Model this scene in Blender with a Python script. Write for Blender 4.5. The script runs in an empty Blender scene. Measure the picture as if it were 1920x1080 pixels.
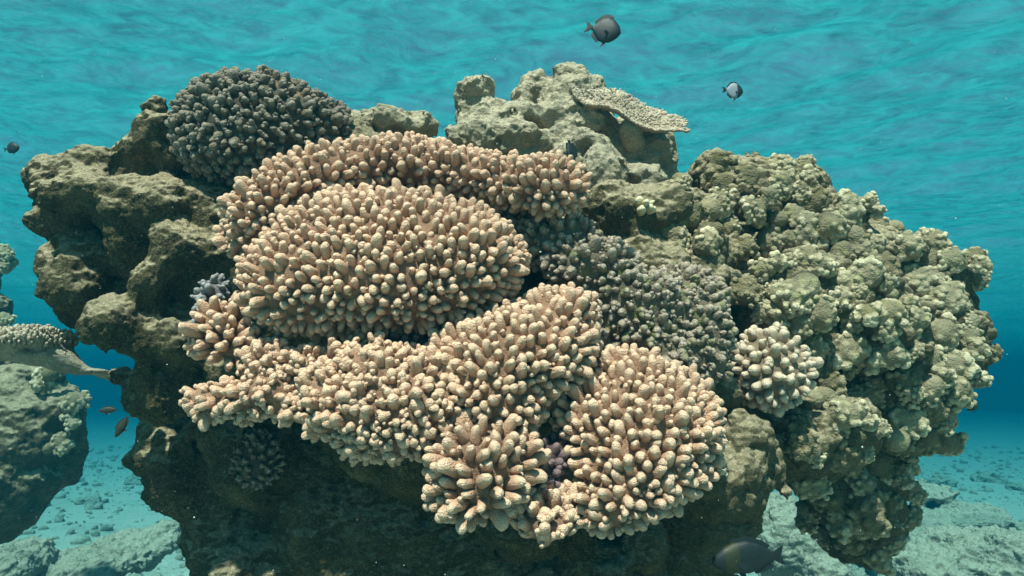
import bpy, math, random
import numpy as np
from mathutils import Vector, Matrix
S = bpy.context.scene
C = S.collection
# ---------------------------------------------------------------- camera
F = 1251.0                        # focal length in pixels of the 1920 px frame
PITCH = math.atan((722-540)/F)
cam = bpy.data.cameras.new('camera'); camo = bpy.data.objects.new('camera', cam); C.objects.link(camo)
cam.sensor_width = 36; cam.lens = 36*F/1920; cam.clip_start = .02; cam.clip_end = 400
camo.location = (0, 0, 0); camo.rotation_euler = (math.pi/2+PITCH, 0, 0)
S.camera = camo
cp, sp = math.cos(PITCH), math.sin(PITCH)
def P(px, py, Y):
    """world point seen at photo pixel (px,py) at horizontal distance Y ahead"""
    u = (px-960)/F; v = (540-py)/F
    dx, dy, dz = u, cp - v*sp, sp + v*cp
    s = Y/dy
    return np.array((dx*s, Y, dz*s))
# ---------------------------------------------------------------- sky, sun, exposure
SUN_EL, SUN_AZ = 60, 196          # azimuth (compass, y = north) the light comes FROM
w = bpy.data.worlds.new('World'); S.world = w; w.use_nodes = True
nt = w.node_tree; bg = nt.nodes['Background']; sky = nt.nodes.new('ShaderNodeTexSky')
sky.sky_type = 'NISHITA'; sky.sun_disc = False
sky.sun_elevation = math.radians(SUN_EL); sky.sun_rotation = math.radians(SUN_AZ)
nt.links.new(sky.outputs[0], bg.inputs[0]); bg.inputs[1].default_value = .05
sun = bpy.data.lights.new('sun', 'SUN'); sun.energy = 5; sun.angle = math.radians(1.5); sun.color = (1, .86, .71)
suno = bpy.data.objects.new('sun', sun); C.objects.link(suno)
el, az = math.radians(SUN_EL), math.radians(SUN_AZ)
sd = Vector((math.sin(az)*math.cos(el), math.cos(az)*math.cos(el), math.sin(el)))
suno.rotation_euler = sd.to_track_quat('Z', 'Y').to_euler()
S.view_settings.view_transform = 'Standard'; S.view_settings.look = 'None'
S.view_settings.exposure = EXPO = 1.15; S.view_settings.gamma = 1
S.cycles.volume_bounces = 1; S.cycles.max_bounces = 6; S.cycles.diffuse_bounces = 1; S.cycles.glossy_bounces = 2
S.cycles.transparent_max_bounces = 8; S.cycles.use_denoising = True; S.cycles.caustics_reflective = False; S.cycles.caustics_refractive = False
S.cycles.sample_clamp_indirect = 4
def haze(density=.205, color=(.0003,.035,.054), absorb=(.28,.63,.71)):
    m = bpy.data.materials.new('water_volume'); m.use_nodes = True; n = m.node_tree; n.nodes.clear()
    o = n.nodes.new('ShaderNodeOutputMaterial'); v = n.nodes.new('ShaderNodeVolumePrincipled')
    v.inputs['Color'].default_value = (*color, 1); v.inputs['Absorption Color'].default_value = (*absorb, 1)
    v.inputs['Density'].default_value = density; v.inputs['Anisotropy'].default_value = .25
    n.links.new(v.outputs[0], o.inputs['Volume'])
    x0, x1, y0, y1, z0, z1 = -55, 55, -10, 108, -4.2, 2.75
    vs = [(x, y, z) for x in (x0, x1) for y in (y0, y1) for z in (z0, z1)]
    fs = [(0,1,3,2), (4,6,7,5), (0,4,5,1), (2,3,7,6), (0,2,6,4), (1,5,7,3)]
    me = bpy.data.meshes.new('haze'); me.from_pydata(vs, [], fs); me.materials.append(m)
    ob = bpy.data.objects.new('haze', me); C.objects.link(ob); ob['kind'] = 'stuff'
def fnode(n, t, **kw):
    x = n.nodes.new(t)
    for k, v in kw.items():
        if k.startswith('i_'): x.inputs[k[2:].replace('_', ' ')].default_value = v
        else: setattr(x, k, v)
    return x
def surface():
    m = bpy.data.materials.new('water_surface'); m.use_nodes = True; n = m.node_tree; n.nodes.clear(); L = n.links.new
    o = n.nodes.new('ShaderNodeOutputMaterial')
    tc = n.nodes.new('ShaderNodeTexCoord')
    mp = fnode(n, 'ShaderNodeMapping'); mp.inputs['Scale'].default_value = (.75, 1.0, 1); mp.inputs['Rotation'].default_value = (0, 0, .25)
    L(tc.outputs['Object'], mp.inputs[0])
    n1 = fnode(n, 'ShaderNodeTexNoise', i_Scale=6.5, i_Detail=8.0, i_Roughness=.62, i_Distortion=.5)
    L(mp.outputs[0], n1.inputs['Vector'])
    b = fnode(n, 'ShaderNodeBump', i_Strength=1.0, i_Distance=.042); L(n1.outputs[0], b.inputs['Height'])
    lw = fnode(n, 'ShaderNodeLayerWeight', i_Blend=.5); L(b.outputs[0], lw.inputs['Normal'])
    r = fnode(n, 'ShaderNodeMapRange'); r.inputs['From Min'].default_value = .32; r.inputs['From Max'].default_value = .66
    r.inputs['To Min'].default_value = .10; r.inputs['To Max'].default_value = .92
    L(lw.outputs['Facing'], r.inputs['Value'])
    tr = n.nodes.new('ShaderNodeBsdfTransparent'); gl = fnode(n, 'ShaderNodeBsdfGlossy'); gl.inputs['Roughness'].default_value = .25
    gl.inputs['Color'].default_value = (.12, .66, .74, 1); L(b.outputs[0], gl.inputs['Normal'])
    mx = n.nodes.new('ShaderNodeMixShader'); L(r.outputs[0], mx.inputs[0]); L(tr.outputs[0], mx.inputs[1]); L(gl.outputs[0], mx.inputs[2])
    n2 = fnode(n, 'ShaderNodeTexNoise', i_Scale=6., i_Detail=9.0, i_Roughness=.66, i_Distortion=.7); L(mp.outputs[0], n2.inputs['Vector'])
    r2 = fnode(n, 'ShaderNodeMapRange'); L(n2.outputs[0], r2.inputs['Value'])
    for i, q in enumerate((.32, .74, .02, .19)): r2.inputs[i+1].default_value = q
    tl = n.nodes.new('ShaderNodeBsdfTranslucent'); tl.inputs['Color'].default_value = (.06, .88, .86, 1); L(b.outputs[0], tl.inputs['Normal'])  # noise-masked translucent patches paint bright sunlit streaks onto the ripples
    m2 = n.nodes.new('ShaderNodeMixShader'); L(r2.outputs[0], m2.inputs[0]); L(mx.outputs[0], m2.inputs[1]); L(tl.outputs[0], m2.inputs[2])
    L(m2.outputs[0], o.inputs[0])
    # real waves
    xs = np.concatenate([np.linspace(-54, -9, 50), np.linspace(-8.95, 8.95, 300), np.linspace(9, 54, 50)])
    ys = np.concatenate([np.linspace(-9, 0, 30), np.linspace(.05, 14, 300), np.geomspace(14.1, 107, 120)])
    X, Y = np.meshgrid(xs, ys); Z = np.full_like(X, 2.42)
    rg = np.random.RandomState(5)
    for k in range(26):
        lam = .5*1.13**k*rg.uniform(.8, 1.2); a = .010*lam**.8; th = rg.normal(1.35, .6)
        Z += a*np.sin((X*math.cos(th)+Y*math.sin(th))*2*math.pi/lam + rg.uniform(0, 6.28))
    nx, ny = len(xs), len(ys)
    co = np.stack([X, Y, np.minimum(Z, 2.7)], -1).reshape(-1, 3)
    i = np.arange((ny-1)*nx).reshape(ny-1, nx)[:, :-1].ravel()
    f = np.stack([i, i+1, i+nx+1, i+nx], 1)
    return mesh_obj('water_surface', co, f, m)
def mesh_obj(name, co, faces, mat, smooth=True, parent=None, attrs=None):
    me = bpy.data.meshes.new(name)
    co = np.asarray(co, np.float32); faces = np.asarray(faces, np.int32); k = faces.shape[1]
    me.vertices.add(len(co)); me.vertices.foreach_set('co', co.ravel())
    me.loops.add(faces.size); me.loops.foreach_set('vertex_index', faces.ravel())
    me.polygons.add(len(faces)); me.polygons.foreach_set('loop_start', np.arange(0, faces.size, k, dtype=np.int32))
    me.polygons.foreach_set('use_smooth', np.full(len(faces), smooth))
    for an, av in (attrs or {}).items():
        a = me.attributes.new(an, 'FLOAT', 'POINT'); a.data.foreach_set('value', np.asarray(av, np.float32))
    me.update(calc_edges=True); me.validate()
    if mat: me.materials.append(mat)
    ob = bpy.data.objects.new(name, me); C.objects.link(ob)
    if parent: ob.parent = parent
    return ob
# ---------------------------------------------------------------- numpy noise
_pr = np.random.RandomState(11); _perm = _pr.permutation(256); _perm = np.concatenate([_perm, _perm, _perm]).astype(np.int32)
_g = _pr.normal(size=(256, 3)); _g = (_g/np.linalg.norm(_g, axis=1)[:, None]).astype(np.float32)
def _h(i, j, k): return _perm[(_perm[(_perm[i & 255] + j) & 255] + k) & 255]
def noise(p):
    i = np.floor(p).astype(np.int32); f = (p - i).astype(np.float32); u = f*f*f*(f*(f*6-15)+10)
    r = 0
    for dx in (0, 1):
        for dy in (0, 1):
            for dz in (0, 1):
                g = _g[_h(i[:, 0]+dx, i[:, 1]+dy, i[:, 2]+dz)]
                d = g[:, 0]*(f[:, 0]-dx)+g[:, 1]*(f[:, 1]-dy)+g[:, 2]*(f[:, 2]-dz)
                r = r + d*(u[:, 0] if dx else 1-u[:, 0])*(u[:, 1] if dy else 1-u[:, 1])*(u[:, 2] if dz else 1-u[:, 2])
    return r*1.5
def fbm(p, o=4, r=.5):
    a, s, t = 1., 1., 0
    for _ in range(o): t = t+a*noise(p*s+7.3*_); a *= r; s *= 2.03
    return t
_j = _pr.uniform(0.1, .9, size=(256, 3)).astype(np.float32)
def worley(p):
    """distance to the nearest jittered cell point"""
    i = np.floor(p).astype(np.int32); f = (p-i).astype(np.float32); best = np.full(len(p), 9., np.float32)
    for dx in (-1, 0, 1):
        for dy in (-1, 0, 1):
            for dz in (-1, 0, 1):
                q = _j[_h(i[:, 0]+dx, i[:, 1]+dy, i[:, 2]+dz)]
                d = (q[:, 0]+dx-f[:, 0])**2+(q[:, 1]+dy-f[:, 1])**2+(q[:, 2]+dz-f[:, 2])**2
                best = np.minimum(best, d)
    return np.sqrt(best)
# ---------------------------------------------------------------- signed distance blobs -> mesh
def E(px, py, Y, rx, ry, rz, k=None):
    """ellipsoid centred where pixel (px,py) is seen at distance Y; rx, rz in photo pixels there, ry in metres"""
    c = P(px, py, Y); s = Y/F
    return (c, np.array((rx*s, ry, rz*s)), k)
def blob_sdf(p, blobs, k):
    """p (...,3) array; smooth union of ellipsoids"""
    d = np.full(p.shape[:-1], 9., np.float32)
    for c, r, kk in blobs:
        q = (p-c)/r; k0 = np.sqrt((q*q).sum(-1)); k1 = np.sqrt(((q/r)**2).sum(-1))+1e-6
        e = k0*(k0-1)/k1; kk = kk or k
        h = np.clip(.5+.5*(d-e)/kk, 0, 1)
        d = d*(1-h)+e*h-kk*h*(1-h)
    return d
def grid_mesh(blobs, k, vox, warp=None, cut=None, lo=None, hi=None, pad=.06):
    a = np.array([c-r for c, r, _ in blobs]).min(0)-pad if lo is None else np.array(lo)
    b = np.array([c+r for c, r, _ in blobs]).max(0)+pad if hi is None else np.array(hi)
    n = np.ceil((b-a)/vox).astype(int)+1
    D = np.full(n, 1., np.float32)
    ax = [(a[i]+np.arange(n[i])*vox).astype(np.float32) for i in range(3)]
    for c, r, kk in blobs:
        kk = kk or k; m = kk+vox*3+.03
        s = [slice(max(0, int((c[i]-r[i]-m-a[i])/vox)), max(0, min(n[i], int((c[i]+r[i]+m-a[i])/vox)+2))) for i in range(3)]
        if any(t.stop <= t.start for t in s): continue
        X, Y, Z = [(ax[i][s[i]]-c[i]) for i in range(3)]
        X, Y, Z = X[:, None, None], Y[None, :, None], Z[None, None, :]
        k0 = np.sqrt((X/r[0])**2+(Y/r[1])**2+(Z/r[2])**2); k1 = np.sqrt((X/r[0]**2)**2+(Y/r[1]**2)**2+(Z/r[2]**2)**2)+1e-6
        e = (k0*(k0-1)/k1).astype(np.float32); d = D[tuple(s)]
        h = np.clip(.5+.5*(d-e)/kk, 0, 1); D[tuple(s)] = d*(1-h)+e*h-kk*h*(1-h)
    if warp or cut:
        near = np.argwhere(np.abs(D) < .12)
        p = (a+near*vox).astype(np.float32); v = D[tuple(near.T)]
        if warp: v = v+warp(p)
        if cut: v = cut(p, v)
        D[tuple(near.T)] = v
    return nets(D, a, vox)
def nets(D, a, vox):
    I = D < 0
    cell = np.zeros(np.array(D.shape)-1, np.int8)
    for dx in (0, 1):
        for dy in (0, 1):
            for dz in (0, 1):
                cell += I[dx:I.shape[0]-1+dx, dy:I.shape[1]-1+dy, dz:I.shape[2]-1+dz]
    act = np.argwhere((cell > 0) & (cell < 8)); idx = np.full(cell.shape, -1, np.int32)
    idx[tuple(act.T)] = np.arange(len(act))
    acc = np.zeros((len(act), 3), np.float32); cnt = np.zeros(len(act), np.float32)
    for ax in range(3):
        o = [i for i in range(3) if i != ax]
        for u in (0, 1):
            for v in (0, 1):
                A = act.copy(); A[:, o[0]] += u; A[:, o[1]] += v; B = A.copy(); B[:, ax] += 1
                da, db = D[tuple(A.T)], D[tuple(B.T)]; m = (da < 0) != (db < 0)
                t = np.where(m, da/np.where(m, da-db, 1), 0)
                q = A.astype(np.float32); q[:, ax] += t
                acc[m] += q[m]; cnt[m] += 1
    V = a+acc/cnt[:, None]*vox
    Fs = []
    for ax in range(3):
        o = [(ax+1) % 3, (ax+2) % 3]
        sl0 = [slice(1, -1)]*3; sl0[ax] = slice(0, -1); sl1 = list(sl0); sl1[ax] = slice(1, None)
        a0, b0 = I[tuple(sl0)], I[tuple(sl1)]
        for flip, m in ((False, a0 & ~b0), (True, ~a0 & b0)):
            e = np.argwhere(m)+1; e[:, ax] -= 1
            q = []
            for du, dv in ((-1, -1), (0, -1), (0, 0), (-1, 0)):
                c = e.copy(); c[:, o[0]] += du; c[:, o[1]] += dv; q.append(idx[tuple(c.T)])
            q = np.stack(q, 1); Fs.append(q[:, ::-1] if flip else q)
    Fq = np.concatenate(Fs); Fq = Fq[(Fq >= 0).all(1)]
    return V.astype(np.float32), Fq.astype(np.int32)
def normals(V, Fq):
    n = np.cross(V[Fq[:, 2]]-V[Fq[:, 0]], V[Fq[:, 3]]-V[Fq[:, 1]]); N = np.zeros_like(V)
    for i in range(4): np.add.at(N, Fq[:, i], n)
    return N/(np.linalg.norm(N, axis=1)[:, None]+1e-9)
def relax(V, Fq, it=2, w=.5):
    e = np.concatenate([Fq[:, [0, 1]], Fq[:, [1, 2]], Fq[:, [2, 3]], Fq[:, [3, 0]]]); c = np.bincount(e[:, 0], minlength=len(V))+np.bincount(e[:, 1], minlength=len(V))+1e-6
    for _ in range(it):
        s = np.stack([np.bincount(e[:, 0], V[e[:, 1], i], len(V))+np.bincount(e[:, 1], V[e[:, 0], i], len(V)) for i in range(3)], 1)
        V = V*(1-w)+w*s/c[:, None]
    return V.astype(np.float32)
def subdivide(V, Fq):
    """one linear 1->4 split followed by relaxing"""
    e = np.stack([Fq, np.roll(Fq, -1, 1)], -1).reshape(-1, 2); es = np.sort(e, 1)
    key = es[:, 0].astype(np.int64)*len(V)+es[:, 1]; u, inv = np.unique(key, return_inverse=True)
    ev = (V[(u//len(V)).astype(int)]+V[(u % len(V)).astype(int)])/2; fc = V[Fq].mean(1)
    n0, n1 = len(V), len(u); ei = inv.reshape(-1, 4)+n0; ci = np.arange(len(Fq))+n0+n1
    out = [np.stack([Fq[:, i], ei[:, i], ci, ei[:, (i-1) % 4]], 1) for i in range(4)]
    V2 = np.concatenate([V, ev, fc]); F2 = np.concatenate(out)
    return relax(V2, F2, 1, .5), F2.astype(np.int32)
# ---------------------------------------------------------------- materials
def ramp(n, stops):
    r = n.nodes.new('ShaderNodeValToRGB'); e = r.color_ramp.elements
    while len(e) < len(stops): e.new(.5)
    for x, (p, c) in zip(e, stops): x.position = p; x.color = (*c, 1)
    return r
def new_mat(name, rough=.85):
    m = bpy.data.materials.new(name); m.use_nodes = True; n = m.node_tree
    b = n.nodes['Principled BSDF']; b.inputs['Roughness'].default_value = rough; b.inputs['Specular IOR Level'].default_value = .25
    g = n.nodes.new('ShaderNodeNewGeometry')
    return m, n, b, g.outputs['Position'], g
def nz(n, pos, scale, detail=4, rough=.6, off=0):
    x = fnode(n, 'ShaderNodeTexNoise', i_Scale=scale, i_Detail=float(detail), i_Roughness=rough)
    if off:
        a = fnode(n, 'ShaderNodeVectorMath'); a.inputs[1].default_value = (off, off*1.7, -off); n.links.new(pos, a.inputs[0]); pos = a.outputs[0]
    n.links.new(pos, x.inputs['Vector']); return x.outputs['Fac']
def mix(n, fac, a, b, mode='MIX'):
    x = n.nodes.new('ShaderNodeMix'); x.data_type = 'RGBA'; x.blend_type = mode
    for s, v in ((0, fac), (6, a), (7, b)):
        if isinstance(v, (int, float)): x.inputs[s].default_value = v
        elif isinstance(v, tuple): x.inputs[s].default_value = (*v, 1)
        else: n.links.new(v, x.inputs[s])
    return x.outputs[2]
def mrange(n, v, a, b, c=0., d=1.):
    x = n.nodes.new('ShaderNodeMapRange'); n.links.new(v, x.inputs[0])
    for i, q in enumerate((a, b, c, d)): x.inputs[i+1].default_value = q
    return x.outputs[0]
def bump(n, b, h, strength, dist, prev=None):
    x = fnode(n, 'ShaderNodeBump', i_Strength=strength, i_Distance=dist); n.links.new(h, x.inputs['Height'])
    if prev: n.links.new(prev, x.inputs['Normal'])
    n.links.new(x.outputs[0], b.inputs['Normal']); return x.outputs[0]
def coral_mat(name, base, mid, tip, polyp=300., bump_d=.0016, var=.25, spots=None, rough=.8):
    """paler growing tip is pigment, dark base paints in gap shade (attribute h), small cups all over"""
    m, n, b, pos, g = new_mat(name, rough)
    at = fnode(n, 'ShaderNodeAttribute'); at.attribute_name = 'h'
    r = ramp(n, [(0, base), (.45, mid), (.8, tip), (1, tip)] if 'lobed' in name else [(0, base), (.18, base), (.42, tuple(x*.75 for x in mid)), (.70, mid), (.96, tip)]); n.links.new(at.outputs['Fac'], r.inputs[0])  # dark lower stops put the shade between branches into the colour
    v = fnode(n, 'ShaderNodeTexVoronoi', i_Scale=polyp); n.links.new(pos, v.inputs['Vector'])
    c = mix(n, mrange(n, v.outputs['Distance'],   .25, .70, 0., .5), r.outputs[0], tuple(x*.6 for x in mid))
    c = mix(n, mrange(n, v.outputs['Distance'],   .30, .06, 0., .45), c, tuple(min(1, x*1.25) for x in tip))
    c = mix(n, mrange(n, nz(n, pos, 9, 3), .3, .7), c, mix(n, var, c, tuple(min(1, x*1.35) for x in mid)))
    c = mix(n, mrange(n, nz(n, pos, 45, 2, off=3), .35, .65, 0, .5), c, mix(n, .35, c, tuple(x*.6 for x in mid)))
    if spots: c = mix(n, mrange(n, nz(n, pos, 26, 3, off=7), .55, .66, 0, .8), c, spots)
    n.links.new(c, b.inputs['Base Color'])
    p = bump(n, b, mrange(n, v.outputs['Distance'], 0, .8, 1, 0), .9, bump_d)
    bump(n, b, nz(n, pos, 120, 3), .5, .003, p)
    return m
def rock_mat(name, dark, mid, light, sed_lit=.7, pink=0., scale=1., bd=.012, sed_lit_col=None, east=None):
    """turf covered limestone: mottled algae; pale sediment and painted top light on what faces up"""
    m, n, b, pos, g = new_mat(name, .95)
    c = ramp(n, [(.28, dark), (.5, mid), (.72, light)]); n.links.new(nz(n, pos, 7*scale, 8, .68), c.inputs[0]); col = c.outputs[0]
    col = mix(n, mrange(n, nz(n, pos, 60*scale, 5, .7, 2), .42, .62, 0, .6), col, tuple(x*.55 for x in mid))
    col = mix(n, mrange(n, nz(n, pos, 170*scale, 3, .7, 5), .52, .66, 0, .55), col, tuple(min(1, x*1.5) for x in light))
    if pink: col = mix(n, mrange(n, nz(n, pos, 13, 4, .6, 9), .56, .64, 0, pink), col, (.34, .17, .21))
    if east:      # the right flank is crusted with dead pale coral, not turf
        s2 = n.nodes.new('ShaderNodeSeparateXYZ'); n.links.new(pos, s2.inputs[0]); col = mix(n, mrange(n, s2.outputs[0], .25, .6, 0, .75), col, mix(n, nz(n, pos, 30, 6, .7), tuple(x*.35 for x in east), tuple(x*1.5 for x in east)))
    sx = n.nodes.new('ShaderNodeSeparateXYZ'); n.links.new(g.outputs['Normal'], sx.inputs[0])
    ad = fnode(n, 'ShaderNodeMath'); ad.operation = 'MULTIPLY_ADD'; n.links.new(nz(n, pos, 18, 5, .7, 4), ad.inputs[0]); ad.inputs[1].default_value = .9; n.links.new(sx.outputs[2], ad.inputs[2])
    col = mix(n, mrange(n, ad.outputs[0], .62, 1.10, 0, sed_lit), col, sed_lit_col or tuple(min(1, x*1.25) for x in light))  # up-facing parts paler: sediment, plus lit tops put into the colour
    n.links.new(col, b.inputs['Base Color'])
    v1 = fnode(n, 'ShaderNodeTexVoronoi', i_Scale=48.*scale, i_Detail=2.0, i_Roughness=.7); n.links.new(pos, v1.inputs['Vector'])
    v2 = fnode(n, 'ShaderNodeTexVoronoi', i_Scale=130.*scale, i_Detail=1.0); n.links.new(pos, v2.inputs['Vector'])
    crev = mrange(n, v1.outputs['Distance'], .6, 1.2, 0, .45); col = mix(n, crev, col, tuple(x*.6 for x in mid))
    col = mix(n, mrange(n, v2.outputs['Distance'], .5, 1., 0, .3), col, tuple(x*.6 for x in mid))
    n.links.new(col, b.inputs['Base Color'])
    p = bump(n, b, nz(n, pos, 45*scale, 9, .74, 1), 1., bd*1.15)
    p = bump(n, b, mrange(n, v1.outputs['Distance'], 0, 1, 1, 0), 1., bd*.8, p)
    p = bump(n, b, mrange(n, v2.outputs['Distance'], 0, 1, 1, 0), 1., bd*.5, p)
    bump(n, b, nz(n, pos, 260*scale, 4, .7, 8), 1., bd*.35, p)
    return m
M = {}
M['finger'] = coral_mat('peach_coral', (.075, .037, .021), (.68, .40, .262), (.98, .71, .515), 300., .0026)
M['pale'] = coral_mat('cream_coral', (.12, .09, .055), (.52, .39, .27), (.90, .75, .58))
M['dark'] = coral_mat('dark_knobby_coral', (.03, .026, .018), (.13, .115, .085), (.42, .36, .29), 200, .002, .5, (.22, .15, .08))
M['rubble'] = coral_mat('encrusted_dead_coral', (.035, .029, .018), (.245, .195, .14), (.64, .53, .43), 160, .002, .5, (.14, .16, .04))
M['grey'] = coral_mat('grey_violet_coral', (.08, .07, .07), (.27, .25, .26), (.50, .48, .48))
M['purple'] = coral_mat('purple_crust', (.05, .03, .03), (.16, .10, .105), (.32, .21, .21))
M['blue'] = coral_mat('blue_grey_coral', (.08, .12, .14), (.22, .32, .36), (.34, .46, .50))
M['yellow'] = coral_mat('cream_yellow_coral', (.25, .20, .09), (.66, .58, .32), (.85, .80, .58))
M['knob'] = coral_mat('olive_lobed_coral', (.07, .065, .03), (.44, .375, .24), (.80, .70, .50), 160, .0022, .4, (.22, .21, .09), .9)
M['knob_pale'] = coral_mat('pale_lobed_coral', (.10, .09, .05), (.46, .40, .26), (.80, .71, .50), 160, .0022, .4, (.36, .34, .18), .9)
M['knob_dark'] = coral_mat('brown_shaded_lobed_coral', (.07, .07, .035), (.26, .215, .125), (.50, .425, .28), 160, .003, .4, (.14, .12, .05), .9)  # brown coral colour; on the undercut lobes it paints in their shade
M['table'] = coral_mat('table_coral', (.20, .155, .10), (.44, .36, .26), (.74, .63, .49), 220)
M['rock'] = rock_mat('turf_rock', (.022, .022, .009), (.115, .10, .045), (.50, .42, .24), .95, .12, sed_lit_col=(.95, .80, .53), east=(.34, .30, .18))
M['pinnacle'] = rock_mat('pale_rock', (.20, .18, .11), (.60, .53, .36), (.92, .80, .58), .95, .12, sed_lit_col=(.98, .86, .63))
M['sand'] = rock_mat('sandy_rubble', (.28, .29, .22), (.82, .79, .64), (.88, .83, .66), .4, 0, .32, .025)
M['stone'] = rock_mat('sea_stone', (.16, .16, .11), (.60, .56, .42), (.82, .76, .58), .7, .1, .4, .03)
def plain(name, c, rough=.5, spec=.4, spots=None):
    m, n, b, pos, g = new_mat(name, rough); b.inputs['Specular IOR Level'].default_value = spec
    col = mix(n, mrange(n, nz(n, pos, 60, 3), .35, .65, 0, .6), c, tuple(x*.6 for x in c))
    v = fnode(n, 'ShaderNodeTexVoronoi', i_Scale=420.); n.links.new(pos, v.inputs['Vector'])
    if spots: col = mix(n, mrange(n, nz(n, pos, 22, 2, off=2), .5, .6, 0, .7), col, spots)
    n.links.new(col, b.inputs['Base Color']); bump(n, b, v.outputs['Distance'], .4, .001)
    return m
M['fish_slate'] = plain('slate_fish_skin', (.010, .026, .036)); M['fish_dark'] = plain('dark_fin', (.012, .02, .022))
M['fish_silver'] = plain('silver_fish_skin', (.24, .29, .35)); M['fish_brown'] = plain('brown_fish_skin', (.035, .035, .022))
M['fish_olive'] = plain('olive_fish_skin', (.028, .034, .012)); M['eye'] = plain('fish_eye', (.004, .004, .004), .15, .8); M['eye_ring'] = plain('fish_eye_ring', (.30, .28, .18), .3, .8)
M['speck'] = plain('plankton', (.85, .85, .80))
# ---------------------------------------------------------------- helpers for things
LAB = set()
def tag(o, label=None, cat=None, group=None, kind=None):
    if label: o['label'] = label; assert 4 <= len(label.split()) <= 16, label
    if label and not group: assert label not in LAB, label; LAB.add(label)
    if cat: o['category'] = cat
    if group: o['group'] = group
    if kind: o['kind'] = kind
    return o
def empty(name, loc):
    o = bpy.data.objects.new(name, None); C.objects.link(o); o.location = Vector(loc); o.empty_display_size = .05; return o
def make_rock(name, blobs, k, vox, mat, disp, sub=1, warp=None, cut=None, lo=None, hi=None, parent=None):
    V, Fq = grid_mesh(blobs, k, vox, warp, cut, lo, hi); V = relax(V, Fq, 2)
    base = (V, Fq)
    for _ in range(sub): V, Fq = subdivide(V, Fq)
    N = normals(V, Fq); V = V+N*disp(V)[:, None]
    org = V.mean(0) if parent is None else 0
    o = mesh_obj(name, V-org, Fq, mat, parent=parent)
    if parent is None: o.location = Vector([float(x) for x in org])
    return o, (V, Fq)
from mathutils.bvhtree import BVHTree
def bvh_of(V, Fq): return BVHTree.FromPolygons([tuple(map(float, v)) for v in V], [tuple(map(int, f)) for f in Fq])
# ---------------------------------------------------------------- the main rock
left = [
 E(480,530,2.3,220,.40,200), E(142,335,2.06,42,.10,36), E(185,350,2.10,95,.20,42), E(114,420,2.02,48,.09,28), E(162,415,2.10,60,.15,60),
 E(215,370,1.98,105,.14,42), E(158,480,2.05,42,.09,34), E(125,530,2.10,32,.08,26), E(150,570,2.05,52,.10,36), E(200,530,2.12,80,.2,110),
 E(255,430,1.98,50,.12,90), E(235,610,1.86,58,.12,58), E(285,545,1.88,32,.08,60,.02), E(330,470,1.90,34,.08,58,.02), E(390,480,1.92,45,.10,40,.02), E(330,640,1.95,90,.15,60),
 E(350,400,2.02,80,.2,60), E(290,300,2.10,55,.15,45), E(300,215,2.18,22,.06,22), E(240,290,2.12,25,.08,25), E(350,300,2.15,60,.2,70),
 E(340,720,2.06,75,.2,60), E(292,850,2.32,36,.15,50), E(355,870,2.4,62,.2,90), E(435,980,2.5,80,.25,120), E(480,1100,2.45,80,.3,140), E(700,1500,2.5,330,.4,420), E(1200,1400,2.3,300,.35,320), E(900,1900,2.5,500,.6,420), E(900,2300,2.5,600,.7,300), E(480,850,2.3,80,.2,110),
 E(240,705,2.04,30,.10,22,.02)]
mid = [
 E(760,470,2.15,340,.36,170), E(640,300,2.2,150,.2,60), E(735,250,2.25,85,.15,32), E(760,620,2.02,300,.28,100), E(900,790,2.2,300,.30,140), E(820,1030,2.5,360,.35,170),
 E(640,920,2.5,190,.25,160), E(590,745,2.0,75,.15,50), E(480,690,2.0,90,.15,60), E(1000,880,2.0,150,.2,80),
 E(1120,780,2.02,220,.26,130), E(1150,560,2.06,210,.22,130), E(1190,420,2.10,120,.2,60), E(1290,500,2.13,110,.18,60), E(1140,395,2.05,60,.12,40),
 E(1280,740,2.02,120,.2,110), E(1330,880,1.88,110,.2,80), E(1300,1000,1.98,90,.2,90), E(1370,965,2.0,42,.12,60), E(1200,1080,2.1,160,.2,90),
 E(1395,812,1.78,38,.07,36,.015), E(1215,1035,1.76,28,.05,36,.01), E(1140,1075,1.74,38,.05,26,.01), E(1000,980,2.1,110,.2,60), E(1290,1130,1.95,110,.2,60)]
right = [
 E(1390,400,2.40,110,.25,90), E(1450,360,2.45,80,.2,55), E(1340,360,2.42,50,.15,45), E(1500,450,2.38,120,.25,90), E(1600,490,2.45,110,.25,80),
 E(1690,530,2.50,100,.25,80), E(1560,610,2.25,170,.28,130), E(1700,640,2.45,110,.25,110), E(1450,600,2.15,130,.22,110), E(1385,540,2.05,60,.10,50,.02),
 E(1300,440,2.25,110,.2,50), E(1640,740,2.35,120,.25,90), E(1500,800,2.15,130,.22,90), E(1738,610,2.55,48,.15,60), E(1722,720,2.5,46,.15,60),
 E(1580,880,2.45,95,.2,110), E(1612,960,2.52,58,.18,75), E(1592,1025,2.55,28,.10,25), E(1720,800,2.5,40,.12,45), E(1450,830,2.1,90,.16,55),
 E(1550,930,2.5,30,.12,40)]
def rock_warp(p):
    n = fbm(p*3.1, 3)*.036 + fbm(p*8+3, 3)*.018
    xr = np.clip((p[:, 0]-.35)/.3, 0, 1)
    w = worley(p*7.5); w1 = worley(p*15+1); n = n - xr*((.5-1.4*w*w)*.05+(.4-1.5*w1*w1)*.030)
    w2 = worley(p*9+5); w3 = worley(p*19+2); return n-(1-xr)*((.4-1.2*w2*w2)*.030+(.4-1.3*w3*w3)*.004)
def rock_disp(p):
    xr = np.clip((p[:, 0]-.35)/.3, 0, 1)
    d = fbm(p*24, 4, .6)*.007 - np.abs(fbm(p*14+9, 3))*.012*(1-xr) - np.clip(.28-worley(p*13+4), 0, 1)*.06*(1-xr) + fbm(p*90+2, 2)*.0022
    w = worley(p*31); d = d + (.4-1.3*w*w)*(.003+.012*xr)
    return d
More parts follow.
